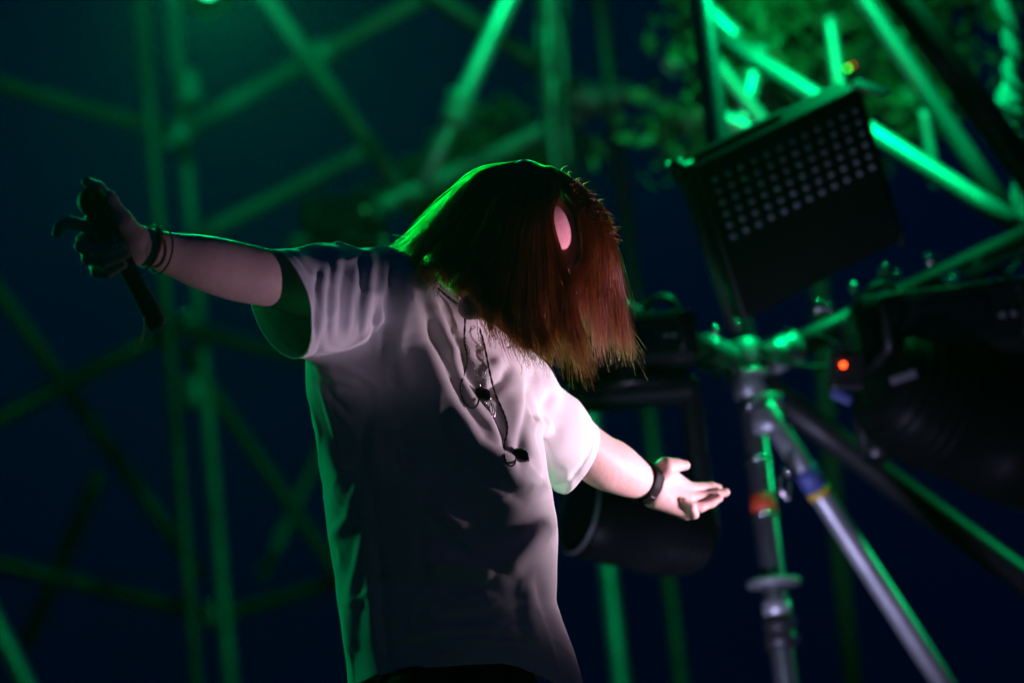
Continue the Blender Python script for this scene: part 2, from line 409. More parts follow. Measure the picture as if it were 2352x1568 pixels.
v, f = lathe(J - np.array([0, 0, .02]), (0, 0, 1), [(0, .04), (.001, .062), (.009, .062), (.010, .04)], 24); meshobj('rosette', v, f, M_steel, tr)
for py, L, rr, m, nm in ((1155, .052, .0025, M_redtape, 'tape_band'),):
    c = on_vertical(Rp, py); v, f = lathe(c - np.array([0, 0, L / 2]), (0, 0, 1), [(0, RU), (.001, RU + rr), (L - .001, RU + rr), (L, RU)], 24)
    meshobj(nm, v, f, m, tr)['label'] = 'red tape band round the upright'
for py in (945, 1058, 1187):
    v, f = torus(on_vertical(Rp, py), (.05, .1, 1), RU + .006, .004, 30, 6); meshobj('cable_tie', v, f, M_silver, tr)
c = on_vertical(Rp, 1338); v, f = lathe(c, (0.03, 0, 1), [(-.012, RU + .002), (-.010, .070), (.006, .072), (.010, .066), (.012, RU + .003)], 30); meshobj('flange', v, f, M_dull, tr)
c = on_vertical(Rp, 1380); v, f = lathe(c, (0, 0, 1), [(-.04, RU + .001), (-.038, RU + .006), (.0, RU + .006), (.002, RU + .001)], 24); meshobj('sleeve', v, f, M_steel, tr)
coupler(tr, on_vertical(Rp, 1452), (0, 0, 1), RU, .09, M_dark)
pA, pB = P3((1752, 930, 7.75)), P3((2240, 1680, 7.9)); pd = nrm(pB - pA)
def along(py):
    for t in np.linspace(0, 1, 900):
        q = pA + (pB - pA) * t; cc = (q - CAM) @ ROT
        if 784 - cc[1] / cc[2] * FPX >= -1e9 and (784 - cc[1] / cc[2] * FPX) >= py: return q
for py, L, m, lab in ((1097, .066, M_bluetape, 'blue tape band round the slanting pole'), (1128, .022, M_yellow, 'yellow tape band round the slanting pole')):
    v, f = lathe(along(py) - pd * L / 2, pd, [(0, .030), (.001, .033), (L - .001, .033), (L, .030)], 24); meshobj('tape_band', v, f, m, tr)['label'] = lab
# wrapped cable bundle up the far right edge
bun = catmull([P3(p) for p in ((2296, -40, 8.4), (2322, 60, 8.4), (2330, 130, 8.4), (2322, 190, 8.4), (2330, 260, 8.4), (2338, 330, 8.4), (2346, 420, 8.4), (2362, 520, 8.4))], 60)
wr = empty('cable_bundle', bun[-1], 'thick wrapped cable bundle hanging at the far right edge', 'cable')
rr = np.interp(np.linspace(0, 1, 60), [0, .2, .33, .4, .5, .62, .75, 1], [.018, .022, .024, .018, .040, .038, .026, .022])
rr = rr * (1 + .07 * np.sin(np.arange(60) * 1.9))
v, f = tube(bun, rr, 20); meshobj('wrapping', v, f, mat('clear_film', (.55, .57, .58), .22, bump=.7, scale=60), wr)
for k_ in range(3):
    q = bun + np.stack([np.cos(np.arange(60) * .25 + k_ * 2.1), np.sin(np.arange(60) * .25 + k_ * 2.1), np.zeros(60)], 1) * (rr + .006)[:, None]
    v, f = tube(q, .006, 8); meshobj('cable', v, f, M_dull, wr)
# carabiner hanging off the slanting pole
cb = empty('carabiner', P3((1803, 1110, 7.72)), 'small steel carabiner hanging beside the blue taped pole', 'carabiner')
v, f = torus(P3((1803, 1108, 7.70)), cvec([.5, 0, -1]), .014, .0042, 28, 8, ref=cvec([.12, -1, 0]), sx=2.6); meshobj('hook', v, f, M_silver, cb)
v, f = lathe(P3((1806, 1128, 7.70)), cvec([.12, -1, 0]), [(0, .006), (.002, .009), (.022, .009), (.024, .005)], 12); meshobj('lock_sleeve', v, f, M_silver, cb)
v, f = torus(P3((1812, 1068, 7.72)), cvec([1, .2, -.3]), .016, .003, 20, 6); meshobj('sling', v, f, M_cord, cb)

# ------------------------------------------------------------------ stage lights
def cbox(c, ex, ey, ez, bev): return box(cvec(c), cvec(ex), cvec(ey), cvec(ez), bev)
# LED blinder panel
A, B_, D_ = cpt(1596, 385, 7.40), cpt(1968, 203, 7.53), cpt(1716, 735, 7.57)
ex, ey = (B_ - A), (D_ - A); ey = ey - ex * (ey @ ex) / (ex @ ex); ez = nrm(np.cross(ex, ey)); ez = ez if ez[2] > 0 else -ez
pc = A + ex / 2 + ey / 2
panel = empty('led_panel', w(pc + ez * .2), 'black rectangular light panel with rows of small lenses clamped to the upright', 'stage light')
v, f = cbox(pc + ez * .048, ex / 2, ey / 2, ez * .048, .006); meshobj('housing', v + CAM, f, M_black, panel, smooth=False)
v, f = cbox(pc + ez * .14, ex * .40, ey * .36, ez * .045, .02); meshobj('heat_sink', v + CAM, f, M_dark, panel, smooth=False)
exn, eyn = nrm(ex), nrm(ey); LX_, LY_ = np.linalg.norm(ex), np.linalg.norm(ey)
lv, lf = lathe(np.zeros(3), (0, 0, 1), [(0, .0078), (.003, .0076), (.006, .0060), (.0072, .0030)], 12)
led_me = bpy.data.meshes.new('lens'); led_me.from_pydata(lv.tolist(), [], lf); led_me.materials.append(M_lens); led_me.polygons.foreach_set('use_smooth', [True] * len(led_me.polygons))
rotq = Vector(cvec(-ez)).to_track_quat('Z', 'Y')
for i in range(12):
    for j in range(6):
        q = w(A + exn * (LX_ * (.085 + .079 * i)) + eyn * (LY_ * (.12 + .073 * j)) - ez * .0005)
        o = bpy.data.objects.new('lens', led_me); o.matrix_world = Matrix.Translation(Vector(q)) @ rotq.to_matrix().to_4x4(); link(o, panel)
for s_, c_ in ((-1, A + ey * .5), (1, B_ + ey * .5)):
    v, f = cbox(c_ + exn * (.018 * s_) + ez * .05 + eyn * .02, exn * .006, eyn * (LY_ * .52), ez * .022, .003); meshobj('yoke_arm', v + CAM, f, M_dark, panel, smooth=False)
bn_ = nrm([.22, .90, -.36]); bx_ = nrm(np.cross(bn_, [.45, -.9, 0])); by_ = np.cross(bn_, bx_)
v, f = cbox(B_ + exn * .030 + eyn * .012 - ez * .012, bx_ * .036, by_ * .046, bn_ * .006, .003); br = meshobj('bracket', v + CAM, f, mat('white_paint', (.8, .8, .8), .4), panel, smooth=False); br['label'] = 'pale metal bracket at the upper corner'
v, f = lathe(w(A + ez * .03 - exn * .02), cvec(exn), [(-.03, .02), (-.028, .03), (0, .03), (.004, .012), (.03, .012)], 16); meshobj('knob', v, f, M_black, panel)
v, f = cbox(A + exn * (LX_ * .30) - eyn * .006 + ez * .06, exn * (LX_ * .30), eyn * .004, ez * .010, .002); meshobj('top_rail', v + CAM, f, M_dark, panel, smooth=False)

def moving_head(label, base_c, down, side, head_c, hax, s, led=None):
    """black moving head: base block, two yoke arms, barrel head. directions in the camera frame"""
    down, side, hax = nrm(down), nrm(side), nrm(hax); fwd = nrm(np.cross(down, side)); side = np.cross(fwd, down)
    t = empty('moving_head_light', w(base_c), label, 'stage light', 'moving head lights')
    v, f = cbox(base_c, side * .17 * s, down * .065 * s, fwd * .13 * s, .02 * s); meshobj('base', v + CAM, f, M_black, t, smooth=False)
    v, f = lathe(w(base_c + down * .065 * s), cvec(down), [(0, .10 * s), (.02 * s, .10 * s), (.03 * s, .11 * s), (.045 * s, .11 * s), (.05 * s, .09 * s)], 28); meshobj('swivel', v, f, M_black, t)
    yc = base_c + down * .12 * s
    v, f = cbox(yc, side * .165 * s, down * .030 * s, fwd * .06 * s, .02 * s); meshobj('yoke', v + CAM, f, M_black, t, smooth=False)
    hl = (head_c - yc) @ down
    for q in (-1, 1):
        a = yc + side * (q * .148 * s) + down * (hl / 2 + .02); v, f = cbox(a, side * .024 * s, down * (hl / 2 + .05 * s), fwd * .055 * s, .018 * s)
        ar = meshobj('yoke_arm', v + CAM, f, M_black, t, smooth=False)
        v, f = lathe(w(yc + side * (q * .172 * s) + down * hl), cvec(side * q), [(-.004, .05 * s), (.004, .05 * s), (.008, .042 * s)], 24); meshobj('pivot_cap', v, f, M_dark, ar)
    L = .21 * s
    hd = meshobj('head', *lathe(w(head_c), cvec(hax), [(-L * .85, .05 * s), (-L * .80, .085 * s), (-L * .5, .108 * s), (-L * .1, .118 * s), (L * .3, .112 * s), (L * .32, .118 * s), (L * .8, .118 * s), (L * .86, .112 * s), (L * .87, .098 * s)], 40), M_satin, t)
    meshobj('lens', *lathe(w(head_c + hax * L * .83), cvec(hax), [(0, .097 * s), (.010 * s, .09 * s), (.025 * s, .06 * s), (.032 * s, .02 * s)], 32), M_blackgloss, hd)
    meshobj('lens_ring', *torus(w(head_c + hax * L * .86), cvec(hax), .108 * s, .006 * s, 40, 8), M_dull, hd)
    for q in range(6):
        rr = np.interp(-.72 + .1 * q, [-.8, -.5, -.1], [.085, .108, .118]) * s; meshobj('cooling_fin', *torus(w(head_c + hax * L * (-.72 + .1 * q)), cvec(hax), rr, .005 * s, 32, 6), M_satin, hd)
    for q in (-1, 1):
        v, f = tube(catmull([w(base_c + fwd * (-.13 * s) + side * (q * .12 * s) + down * z_ * s + fwd * (-o_ * s)) for z_, o_ in ((-.04, 0), (-.035, .035), (.035, .035), (.04, 0))], 14), .008 * s, 8); meshobj('handle', v, f, M_dark, t)
    v, f = cbox(base_c - fwd * (.132 * s), side * .06 * s, down * .032 * s, fwd * .004 * s, .002); meshobj('display', v + CAM, f, M_blackgloss, t, smooth=False)
    for q in range(3):
        v, f = lathe(w(base_c - fwd * (.132 * s) + side * ((.085 + .02 * q) * s)), cvec(-fwd), [(0, .007 * s), (.004, .007 * s), (.005, .004 * s)], 10); meshobj('button', v, f, M_dull, t)
    for q in (-1, 1):
        cl = base_c - down * (.065 * s + .02) + side * (q * .1 * s); v, f = torus(w(cl), cvec(fwd), .040, .010, 24, 8); meshobj('hook_clamp', v, f, M_dark, t)
    return t
m1 = moving_head('black moving head light hanging behind the outstretched forearm', cpt(1440, 800, 7.62), [.10, -.97, -.2], [.98, .12, .1], cpt(1478, 1205, 7.50), [-.86, .22, -.35], 1.0)
m2 = moving_head('black moving head light with red indicator hanging at the right edge', cpt(2170, 770, 7.9), [.12, -.97, -.2], [.93, .36, .05], cpt(2205, 950, 7.8), [.85, -.35, .35], 1.5)
def dot(px, py, d, r, m, parent, name='indicator'):
    v, f = lathe(P3((px, py, d)), cvec([0, 0, -1]), [(-r * .6, r * .8), (-r * .2, r), (r * .3, r * .9), (r * .7, r * .6), (r * .9, r * .2)], 12); return meshobj(name, v, f, m, parent)
v, f = cbox(cpt(1945, 850, 7.62), [.045, 0, 0], [0, .05, 0], [0, 0, .05], .01); meshobj('control_box', v + CAM, f, M_black, m2, smooth=False)
dot(1937, 838, 7.55, .007, M_led_red, m2)['label'] = 'lit red indicator'
v, f = cbox(cpt(2075, 866, 7.5), nrm([1, .35, 0]) * .034, nrm([-.35, 1, 0]) * .010, [0, 0, .002], .001); meshobj('maker_plate', v + CAM, f, mat('grey_plate', (.16, .16, .18), .5), m2, smooth=False)
v, f = cbox(cpt(1932, 910, 7.6), nrm([1, -.5, 0]) * .028, nrm([.5, 1, 0]) * .012, [0, 0, .008], .004); meshobj('connector', v + CAM, f, M_bluetape, m2, smooth=False)
# power and signal leads draped along the ledger
JL = P3((2420, 515, 8.4))
for k_, (t0, t1, sag) in enumerate(((.05, .5, .10), (.2, .75, .14), (.4, .95, .12))):
    a, c = J + (JL - J) * t0, J + (JL - J) * t1; t = np.linspace(0, 1, 24)[:, None]
    pts = a + (c - a) * t + np.array([0, -.045, 0]) + np.array([0, 0, -1.0]) * (sag * 4 * t * (1 - t)) + np.sin(t * 9 + k_) * .008
    v, f = tube(pts, .007, 8); tag(meshobj('power_cable', v, f, M_cord), ('black lead looping under the ledger next to the upright', 'black lead sagging below the middle of the right ledger', 'black lead draped below the right end of the ledger')[k_], 'cable', 'leads along the ledger')
# bright clamp bolts on the ledger
for k_, (px, py) in enumerate(((1880, 705), (1908, 706), (2030, 622), (2046, 634), (2062, 632), (1958, 660), (1966, 672), (2140, 594), (1640, 760), (1690, 745))):
    q = P3((px, py, 7.75)); ax = nrm([random.uniform(-1, 1), random.uniform(-1, 1), .3]); s_ = 1.6 if k_ in (0, 2, 7) else 1.0
    v, f = merge([lathe(q, ax, [(-.016 * s_, .008 * s_), (-.006 * s_, .0085 * s_), (-.005 * s_, .013 * s_), (.004 * s_, .013 * s_), (.006 * s_, .006 * s_)], 8)]); meshobj('clamp_bolt', v, f, M_silver, tr)
# distant indicator lamps
ind = empty('status_lamp', P3((1950, 157, 9.6)), 'tiny green and amber status lamp glowing above the light panel', 'indicator lamp')
dot(1947, 157, 9.6, .005, M_led_green, ind, 'green_diode'); dot(1958, 150, 9.63, .004, M_led_amber, ind, 'amber_diode')
m3 = moving_head('small dark moving head light far behind the bowed head', cpt(790, 500, 11.0), [.1, -.97, -.2], [.9, .4, 0], cpt(810, 600, 11.0), [-.6, -.4, -.6], .9)
dot(838, 481, 10.85, .005, mat('dim_green_indicator', (0, .2, .05), .4, emit=((.03, .8, .15), 1.2)), m3)

# green par lamp hung at the top of the far tower
par = empty('par_lamp', P3((480, -60, 10.3)), 'lit green lamp at the top edge above the raised arm', 'stage light')
pa = cvec(nrm([.12, -.25, -1])); pc_ = P3((478, -30, 10.3))
meshobj('can', *lathe(pc_, -pa, [(-.005, .080), (-.004, .086), (.03, .086), (.032, .080), (.16, .078), (.20, .06), (.23, .03)], 28), M_black, par)
meshobj('lens', *lathe(pc_ - pa * .012, pa, [(0, .078), (.008, .074), (.016, .05), (.019, .02)], 28), mat('lit_green_lens', (.1, .3, .2), .3, emit=((.02, 1.0, .38), 3.0)), par)
meshobj('yoke', *torus(pc_ - pa * .09, cvec([0, 0, 1]), .105, .008, 28, 6), M_dark, par)

# ------------------------------------------------------------------ trees behind the scaffold
def tree(label, crown_px, d, size, n, seed, lean_px):
    r = np.random.default_rng(seed); c = P3((*crown_px, d)); t = empty('tree', (c[0], c[1], 0), label, 'tree', 'trees behind the stage')
    zc = c[2]; rb = P3((lean_px, 900, d)); pts = catmull([(rb[0] + .05, c[1], 0), (rb[0], c[1], zc * .35), (rb[0] * .8 + c[0] * .2, c[1], zc * .7), (c[0], c[1], zc + size[2] * .4)], 16)
    limbs = [tube(pts, np.linspace(.045, .025, 16), 10)]
    cents = []
    for k in range(26):
        u = r.normal(0, 1, 3); u /= np.linalg.norm(u); q = c + u * np.array(size) * r.uniform(.35, .95); cents.append(q)
        s0 = pts[r.integers(13, 16)]; limbs.append(tube(catmull([s0, (s0 + q) / 2 + r.normal(0, .08, 3), q], 8), np.linspace(.04, .008, 8), 6))
    v, f = merge(limbs); meshobj('trunk', v, f, M_bark, t)
    V = []; F = []
    ci = r.integers(0, 26, n); P = np.array(cents)[ci] + r.normal(0, 1, (n, 3)) * np.array(size) * .17
    for k in range(n):
        a = nrm(r.normal(0, 1, 3)); bb = nrm(np.cross(a, r.normal(0, 1, 3))); s = r.uniform(.03, .065); o = len(V)
        V += [P[k] - a * s, P[k] + bb * s * .45 + a * s * .1, P[k] + a * s, P[k] - bb * s * .45 + a * s * .1]; F.append([o, o + 1, o + 2, o + 3])
    meshobj('crown', np.array(V), F, M_leaf, t, smooth=False)
    return t
tree('leafy tree lit green behind the light panel', (1870, 110, ), 10.6, (.62, .5, .50), 4200, 3, 1850)
tree('leafy tree faintly lit behind the braces above the bowed head', (1130, 390), 13.5, (.50, .5, .28), 1500, 5, 1120)

# ================================================================== the performer
FEET = w(b(1050, 1560, 0.05)); FEET[2] = 1.2
# ---- body
HC = b(1262, 584, -0.05)                                   # middle of the head
HF = nrm([0.50, -0.70, -0.50])                           # where the face looks: down, to the right, towards the camera
HU = np.array([0.72, 0.60, -0.10]); HU = nrm(HU - HF * (HU @ HF)); HS = np.cross(HF, HU)
def hp(f, u, s=0.0): return HC + HF * f + HU * u + HS * s
G = Grid(b(300, 1620, -0.5), b(1560, 330, 0.6) + np.array([0, 0, 0]), 0.0042)
G.chain([b(1010, 770, .10), b(1020, 1050, .08), b(1050, 1320, .06), b(1055, 1600, .05)], [.095, .095, .088, .105], .05)
G.cone(b(880, 705, -.005), b(1185, 895, .2), .052, .050, .04)
G.chain([b(1005, 735, .10), b(1085, 655, .06), hp(-.03, -.03)], [.062, .056, .06], .02)
G.ellipsoid(hp(-.012, .018), [HF, HU, HS], [.098, .098, .078], .02)        # cranium
G.ellipsoid(hp(.030, -.045), [HF, HU, HS], [.066, .085, .060], .03)        # face
G.chain([hp(.03, -.07), b(1140, 690, -.10), b(1080, 706, -.124)], [.044, .032, .024], .02)        # jaw and chin
G.cone(hp(.082, .012, -.032), hp(.082, .012, .032), .013, .013, .02)       # brow
G.chain([hp(.090, .0), hp(.112, -.038)], [.009, .013], .010)               # nose
for s_ in (-1, 1):
    G.cone(hp(.098, -.040, s_ * .013), hp(.090, -.036, s_ * .018), .008, .007, .006)
    G.ellipsoid(hp(.074, -.008, s_ * .031), [HF, HU, HS], [.013, .010, .014], .004)   # eyelids
    G.ellipsoid(hp(-.005, -.025, s_ * .077), [nrm(HF + .3 * HS * s_), HU, HS], [.017, .030, .008], .006)  # ears
G.ellipsoid(hp(.088, -.070), [HF, HU, HS], [.010, .006, .022], .006)
G.ellipsoid(hp(.085, -.082), [HF, HU, HS], [.010, .007, .019], .006)
G.smooth_chain([b(872, 700, -.005), b(720, 665, -.11), b(615, 639, -.20), b(545, 624, -.23), b(470, 604, -.26), b(400, 585, -.285), b(345, 568, -.31), b(318, 560, -.318)],
        [.060, .054, .052, .0535, .0495, .039, .0325, .0315])
G.smooth_chain([b(1188, 895, .2), b(1290, 985, .29), b(1368, 1050, .36), b(1405, 1070, .40), b(1445, 1092, .44), b(1480, 1110, .48), b(1500, 1118, .50)],
        [.056, .050, .052, .053, .044, .0325, .0305])
parts = []
V, F = G.mesh(); V = relax(V, F, 3); parts.append((V, orient(V, F)))

# ---- hand holding the microphone (palm towards the camera)
H = Grid(b(90, 680, -.45), b(380, 380, -.22), 0.0021)
H.chain([b(352, 570, -.308), b(318, 561, -.318)], [.030, .028], .015)
H.chain([b(318, 556, -.318), b(250, 530, -.325)], [.027, .018], .015)
H.chain([b(318, 566, -.316), b(246, 556, -.322)], [.026, .018], .015)
H.chain([b(316, 576, -.316), b(256, 600, -.322)], [.023, .016], .015)
H.chain([b(306, 545, -.335), b(282, 510, -.350), b(252, 458, -.352), b(224, 434, -.35), b(199, 417, -.345)], [.026, .0185, .0125, .0115, .0098], .010)   # thumb
H.chain([b(250, 530, -.325), b(205, 522, -.345), b(160, 511, -.362), b(138, 522, -.372), b(131, 536, -.376)], [.015, .0122, .0110, .0102, .0092], .005)   # index
H.chain([b(246, 556, -.322), b(190, 551, -.335), b(186, 566, -.374), b(225, 578, -.398), b(280, 565, -.392)], [.014, .0120, .0112, .0104, .0092], .005)
H.chain([b(252, 580, -.322), b(200, 580, -.335), b(202, 594, -.372), b(238, 602, -.394), b(288, 584, -.388)], [.014, .0118, .0110, .0102, .0090], .005)
H.chain([b(258, 600, -.322), b(219, 612, -.335), b(222, 626, -.366), b(248, 628, -.382), b(283, 608, -.380)], [.013, .0106, .0098, .0090, .0080], .005)
V, F = H.mesh(); V = relax(V, F, 2); parts.append((V, orient(V, F)))

# ---- open hand, palm up
H = Grid(b(1440, 1240, .40), b(1720, 1020, .66), 0.0021)
H.chain([b(1476, 1108, .475), b(1500, 1116, .50)], [.030, .028], .012)
H.chain([b(1510, 1103, .495), b(1530, 1090, .51), b(1582, 1120, .545)], [.023, .020, .013], .015)
H.chain([b(1502, 1120, .495), b(1575, 1142, .53)], [.028, .014], .02)
H.chain([b(1506, 1134, .490), b(1578, 1165, .52)], [.024, .014], .02)
H.chain([b(1506, 1142, .488), b(1575, 1178, .512)], [.020, .013], .02)
H.chain([b(1514, 1088, .480), b(1530, 1072, .475), b(1552, 1068, .485), b(1574, 1068, .495)], [.0215, .0185, .0118, .0100], .012)   # thumb
H.chain([b(1582, 1120, .545), b(1612, 1119, .572), b(1634, 1117, .585), b(1650, 1120, .595)], [.0125, .0108, .0098, .0085], .004)  # index
H.chain([b(1578, 1140, .530), b(1614, 1140, .555), b(1644, 1135, .568), b(1667, 1130, .578)], [.0125, .0110, .0100, .0090], .004)   # middle
H.chain([b(1578, 1162, .520), b(1608, 1164, .532), b(1634, 1154, .545), b(1652, 1143, .552)], [.0120, .0108, .0098, .0085], .004)  # ring
H.chain([b(1574, 1180, .512), b(1594, 1180, .506), b(1588, 1162, .492), b(1571, 1150, .490)], [.0115, .0100, .0092, .0082], .004)  # little
V, F = H.mesh(); V = relax(V, F, 2); parts.append((V, orient(V, F)))
bv, bf = merge([(v, f.tolist()) for v, f in parts])
body_bvh = BVHTree.FromPolygons([Vector(q) for q in bv.tolist()], bf)
def skin_r(c, d_, lim=.06):            # distance from a point inside a limb to its skin
    r_, o_ = 0.0, np.array(c)
    for _ in range(6):
        h = body_bvh.ray_cast(Vector(o_ + d_ * .0005), Vector(d_), lim - r_)
        if h[0] is None: break
        r_ = np.linalg.norm(np.array(h[0]) - c); o_ = np.array(h[0])
    return r_
person = meshobj('person', w(bv), bf, M_skin, origin=FEET)
tag(person, 'long-haired performer in oversized white t-shirt, head bowed, arms spread, gripping a microphone', 'person')

# ---- t-shirt
S = Grid(b(520, 1700, -.45), b(1420, 520, .55), 0.0044)
PY = np.array([700, 760, 830, 900, 1000, 1100, 1180, 1260, 1330, 1380, 1430, 1490, 1568, 1660, 1760])
LX = np.array([770, 738, 716, 716, 730, 745, 754, 763, 773, 780, 788, 797, 803, 806, 808])
RX = np.array([1120, 1170, 1205, 1228, 1248, 1262, 1270, 1278, 1276, 1272, 1290, 1314, 1342, 1366, 1390])
DT = D0 + .06
yk = -(PY - 784) / FPX * DT; lk = (LX - 1176) / FPX * DT; rk = (RX - 1176) / FPX * DT
dk = np.interp(PY, [700, 900, 1100, 1300, 1760], [.12, .15, .155, .150, .165])
SHEAR = 0.30
sk = np.interp(PY, [700, 900, 1120, 1300, 1760], [.42, .38, .10, -.06, -.02])
def torso(x, y, z):
    o = np.argsort(yk); L = np.interp(y, yk[o], lk[o]); R = np.interp(y, yk[o], rk[o]); D = np.interp(y, yk[o], dk[o])
    cx = (L + R) / 2; ww = (R - L) / 2; t = (x - cx)
    zz = z - DT - np.interp(y, yk[o], sk[o]) * t
    q = (np.abs(t / ww)**2.3 + np.abs(zz / D)**2.3)**(1 / 2.3)
    d = (q - 1) * 0.14
    p0 = b(890, 600, 0); p1 = b(1235, 850, 0); n = nrm([-(p1 - p0)[1], (p1 - p0)[0], 0])
    return np.maximum(d, (x - p0[0]) * n[0] + (y - p0[1]) * n[1] + .03).astype(np.float32)
S.blend(torso, S.lo, S.lo + S.h * S.n, .01, 0)
S.chain([b(868, 682, -.015), b(960, 735, .05), b(1100, 822, .13), b(1188, 888, .2)], [.088, .088, .080, .066], .035)
S.chain([b(880, 700, -.02), b(760, 694, -.095), b(600, 698, -.20)], [.094, .096, .101], .035)
S.chain([b(1192, 900, .2), b(1262, 985, .265), b(1350, 1085, .355)], [.068, .067, .070], .030)
S.chain([b(985, 755, .09), b(1075, 655, .04)], [.090, .068], .02)
V, F = S.mesh(); V = relax(V, F, 6); F = orient(V, F)
def seg_dist(X, Y, poly):
    best = np.full(len(X), 1e9); side = np.zeros(len(X)); tt = np.zeros(len(X)); n = len(poly) - 1
    for i in range(n):
        (x0, y0), (x1, y1) = poly[i], poly[i + 1]; ex, ey = x1 - x0, y1 - y0; L = ex * ex + ey * ey
        t = np.clip(((X - x0) * ex + (Y - y0) * ey) / L, 0, 1); d = np.hypot(X - x0 - t * ex, Y - y0 - t * ey)
        m = d < best; best = np.where(m, d, best); side = np.where(m, np.sign(ex * (Y - y0) - ey * (X - x0)), side); tt = np.where(m, (i + t) / n, tt)
    return best, side, tt
# folds: (polyline, outward height in metres, half-widths in picture units on each side)
FOLDS = [
    ([(905, 615), (930, 700), (965, 800), (1012, 905), (1068, 1002), (1145, 1072), (1182, 1125), (1228, 1195)], .030, 62, 40),
    ([(1155, 1312), (1185, 1275), (1218, 1233), (1262, 1195)], .020, 26, 26),
    ([(884, 700), (900, 790), (938, 915)], .009, 20, 20),
    ([(978, 1075), (1002, 1165), (1040, 1200), (1075, 1228)], .010, 16, 22),
    ([(984, 1285), (1050, 1290), (1100, 1303), (1130, 1325)], .012, 16, 22),
    ([(1060, 1240), (1090, 1262), (1100, 1285)], .008, 10, 14),
    ([(964, 1425), (1030, 1400), (1095, 1390), (1200, 1405)], .007, 14, 18),
    ([(900, 1480), (1000, 1455), (1120, 1450), (1200, 1465)], .006, 12, 14),
    ([(842, 925), (834, 1080), (846, 1233), (862, 1400), (872, 1520)], .007, 22, 10),
    ([(858, 960), (850, 1080), (862, 1233), (878, 1400), (888, 1520)], -.005, 14, 14),
    ([(763, 1235), (806, 1184), (830, 1062)], .006, 18, 12),
    ([(809, 1530), (816, 1333), (838, 1233)], .005, 12, 10),
    ([(790, 1540), (800, 1430), (806, 1330)], .004, 10, 10),
    ([(745, 1000), (790, 1100), (800, 1160)], .004, 18, 14),
    ([(765, 1330), (800, 1420), (812, 1500)], .004, 10, 10),
    ([(1210, 870), (1232, 980), (1250, 1060), (1262, 1120)], -.010, 9, 12),
    ([(1225, 965), (1245, 978), (1262, 968)], .014, 18, 12),
    ([(1246, 940), (1260, 915), (1270, 900)], -.006, 12, 12),
    ([(1060, 800), (1085, 835), (1120, 850), (1150, 830)], .010, 14, 14),
    ([(1055, 840), (1085, 880), (1120, 900), (1155, 870), (1165, 835)], -.011, 14, 14),
    ([(1130, 940), (1142, 985), (1150, 1040)], -.008, 8, 10),
    ([(1180, 900), (1195, 1000), (1215, 1080)], .010, 24, 24),
    ([(975, 690), (1005, 760), (1045, 830)], .010, 12, 16),
    ([(1000, 690), (1030, 750), (1060, 800)], -.008, 10, 10),
    ([(905, 590), (888, 690), (880, 800)], -.022, 13, 18),
    ([(1295, 1075), (1310, 1110), (1300, 1135)], .006, 12, 12),
    ([(1230, 1330), (1250, 1400), (1290, 1500), (1310, 1568)], -.010, 12, 16),
    ([(1210, 1340), (1215, 1420), (1230, 1500)], .008, 16, 16),
]
FOLDS += [([(945, 640), (985, 780), (1040, 905), (1105, 1000)], -.010, 11, 14), ([(985, 690), (1035, 820), (1085, 930), (1150, 1020)], .008, 10, 16), ([(1218, 868), (1192, 980), (1172, 1095)], -.008, 10, 14),
          ([(1010, 930), (1060, 1040), (1130, 1110), (1200, 1160)], -.010, 14, 18), ([(726, 842), (770, 870), (820, 880)], .006, 8, 10), ([(724, 856), (760, 905), (800, 950)], -.006, 8, 8), ([(730, 850), (752, 930), (775, 1010)], .005, 8, 10),
          ([(850, 600), (838, 680), (820, 760)], .007, 10, 14), ([(875, 615), (866, 700), (850, 800)], -.007, 9, 9),
          ([(1255, 1120), (1225, 1130), (1190, 1120)], .007, 8, 12), ([(1258, 1105), (1228, 1085), (1205, 1060)], -.006, 8, 8),
          ([(930, 640), (952, 720), (985, 800)], -.007, 8, 10), ([(1090, 1000), (1130, 1030), (1180, 1050)], -.006, 10, 10),
          ([(960, 1130), (985, 1230), (1000, 1330)], .006, 14, 20), ([(920, 1000), (940, 1150), (945, 1300)], .005, 20, 20)]
for k_ in range(9):                                       # gathers running round the raised sleeve
    x0 = 722 + 17 * k_ + random.uniform(-4, 4)
    FOLDS.append(([(x0 + 6, 590 + random.uniform(0, 40)), (x0 + random.uniform(-6, 6), 690), (x0 - 8 + random.uniform(-8, 8), 770)], random.uniform(.003, .007) * (1 if k_ % 2 else -1), 7, 8))
for k_ in range(16):                                      # small creases across the lower front
    x0, y0 = random.uniform(960, 1230), random.uniform(1340, 1490)
    FOLDS.append(([(x0 - 40, y0 + random.uniform(4, 16)), (x0, y0), (x0 + 40, y0 + random.uniform(2, 18))], random.uniform(.0015, .0035), 6, 8))
N = normals(V, F); view = -V / np.linalg.norm(V, axis=1)[:, None]; face = np.clip(((N * view).sum(1) + .15) / .5, 0, 1)
X, Y = topx(V); H_ = np.zeros(len(V))
for poly, amp, w1, w2 in FOLDS:
    d, sd, tt = seg_dist(X, Y, poly); ww = np.where(sd > 0, w1, w2)
    H_ += amp * np.exp(-(d / ww)**2) * np.clip(np.minimum(tt, 1 - tt) * 5 + .25, 0, 1)
nz = np.array([noise.noise(Vector((p[0] * 9 + p[1] * 2, p[1] * 4, p[2] * 9))) for p in V]) * .006 + \
     np.array([noise.noise(Vector((p[0] * 24, p[1] * 13 + p[0] * 8, p[2] * 24))) for p in V]) * .0022
def crease(p):                                            # sharp little creases in patches
    q = Vector((p[0] * 13 + p[1] * 7, p[1] * 9 - p[0] * 4, p[2] * 11)); n1 = noise.noise(q); m = noise.noise(Vector((p[0] * 5 + 7, p[1] * 5, p[2] * 5)))
    return max(0.0, 1 - abs(n1) * 5)**2 * max(0.0, m + .15) * .0075
nz = nz + np.array([crease(p) for p in V])
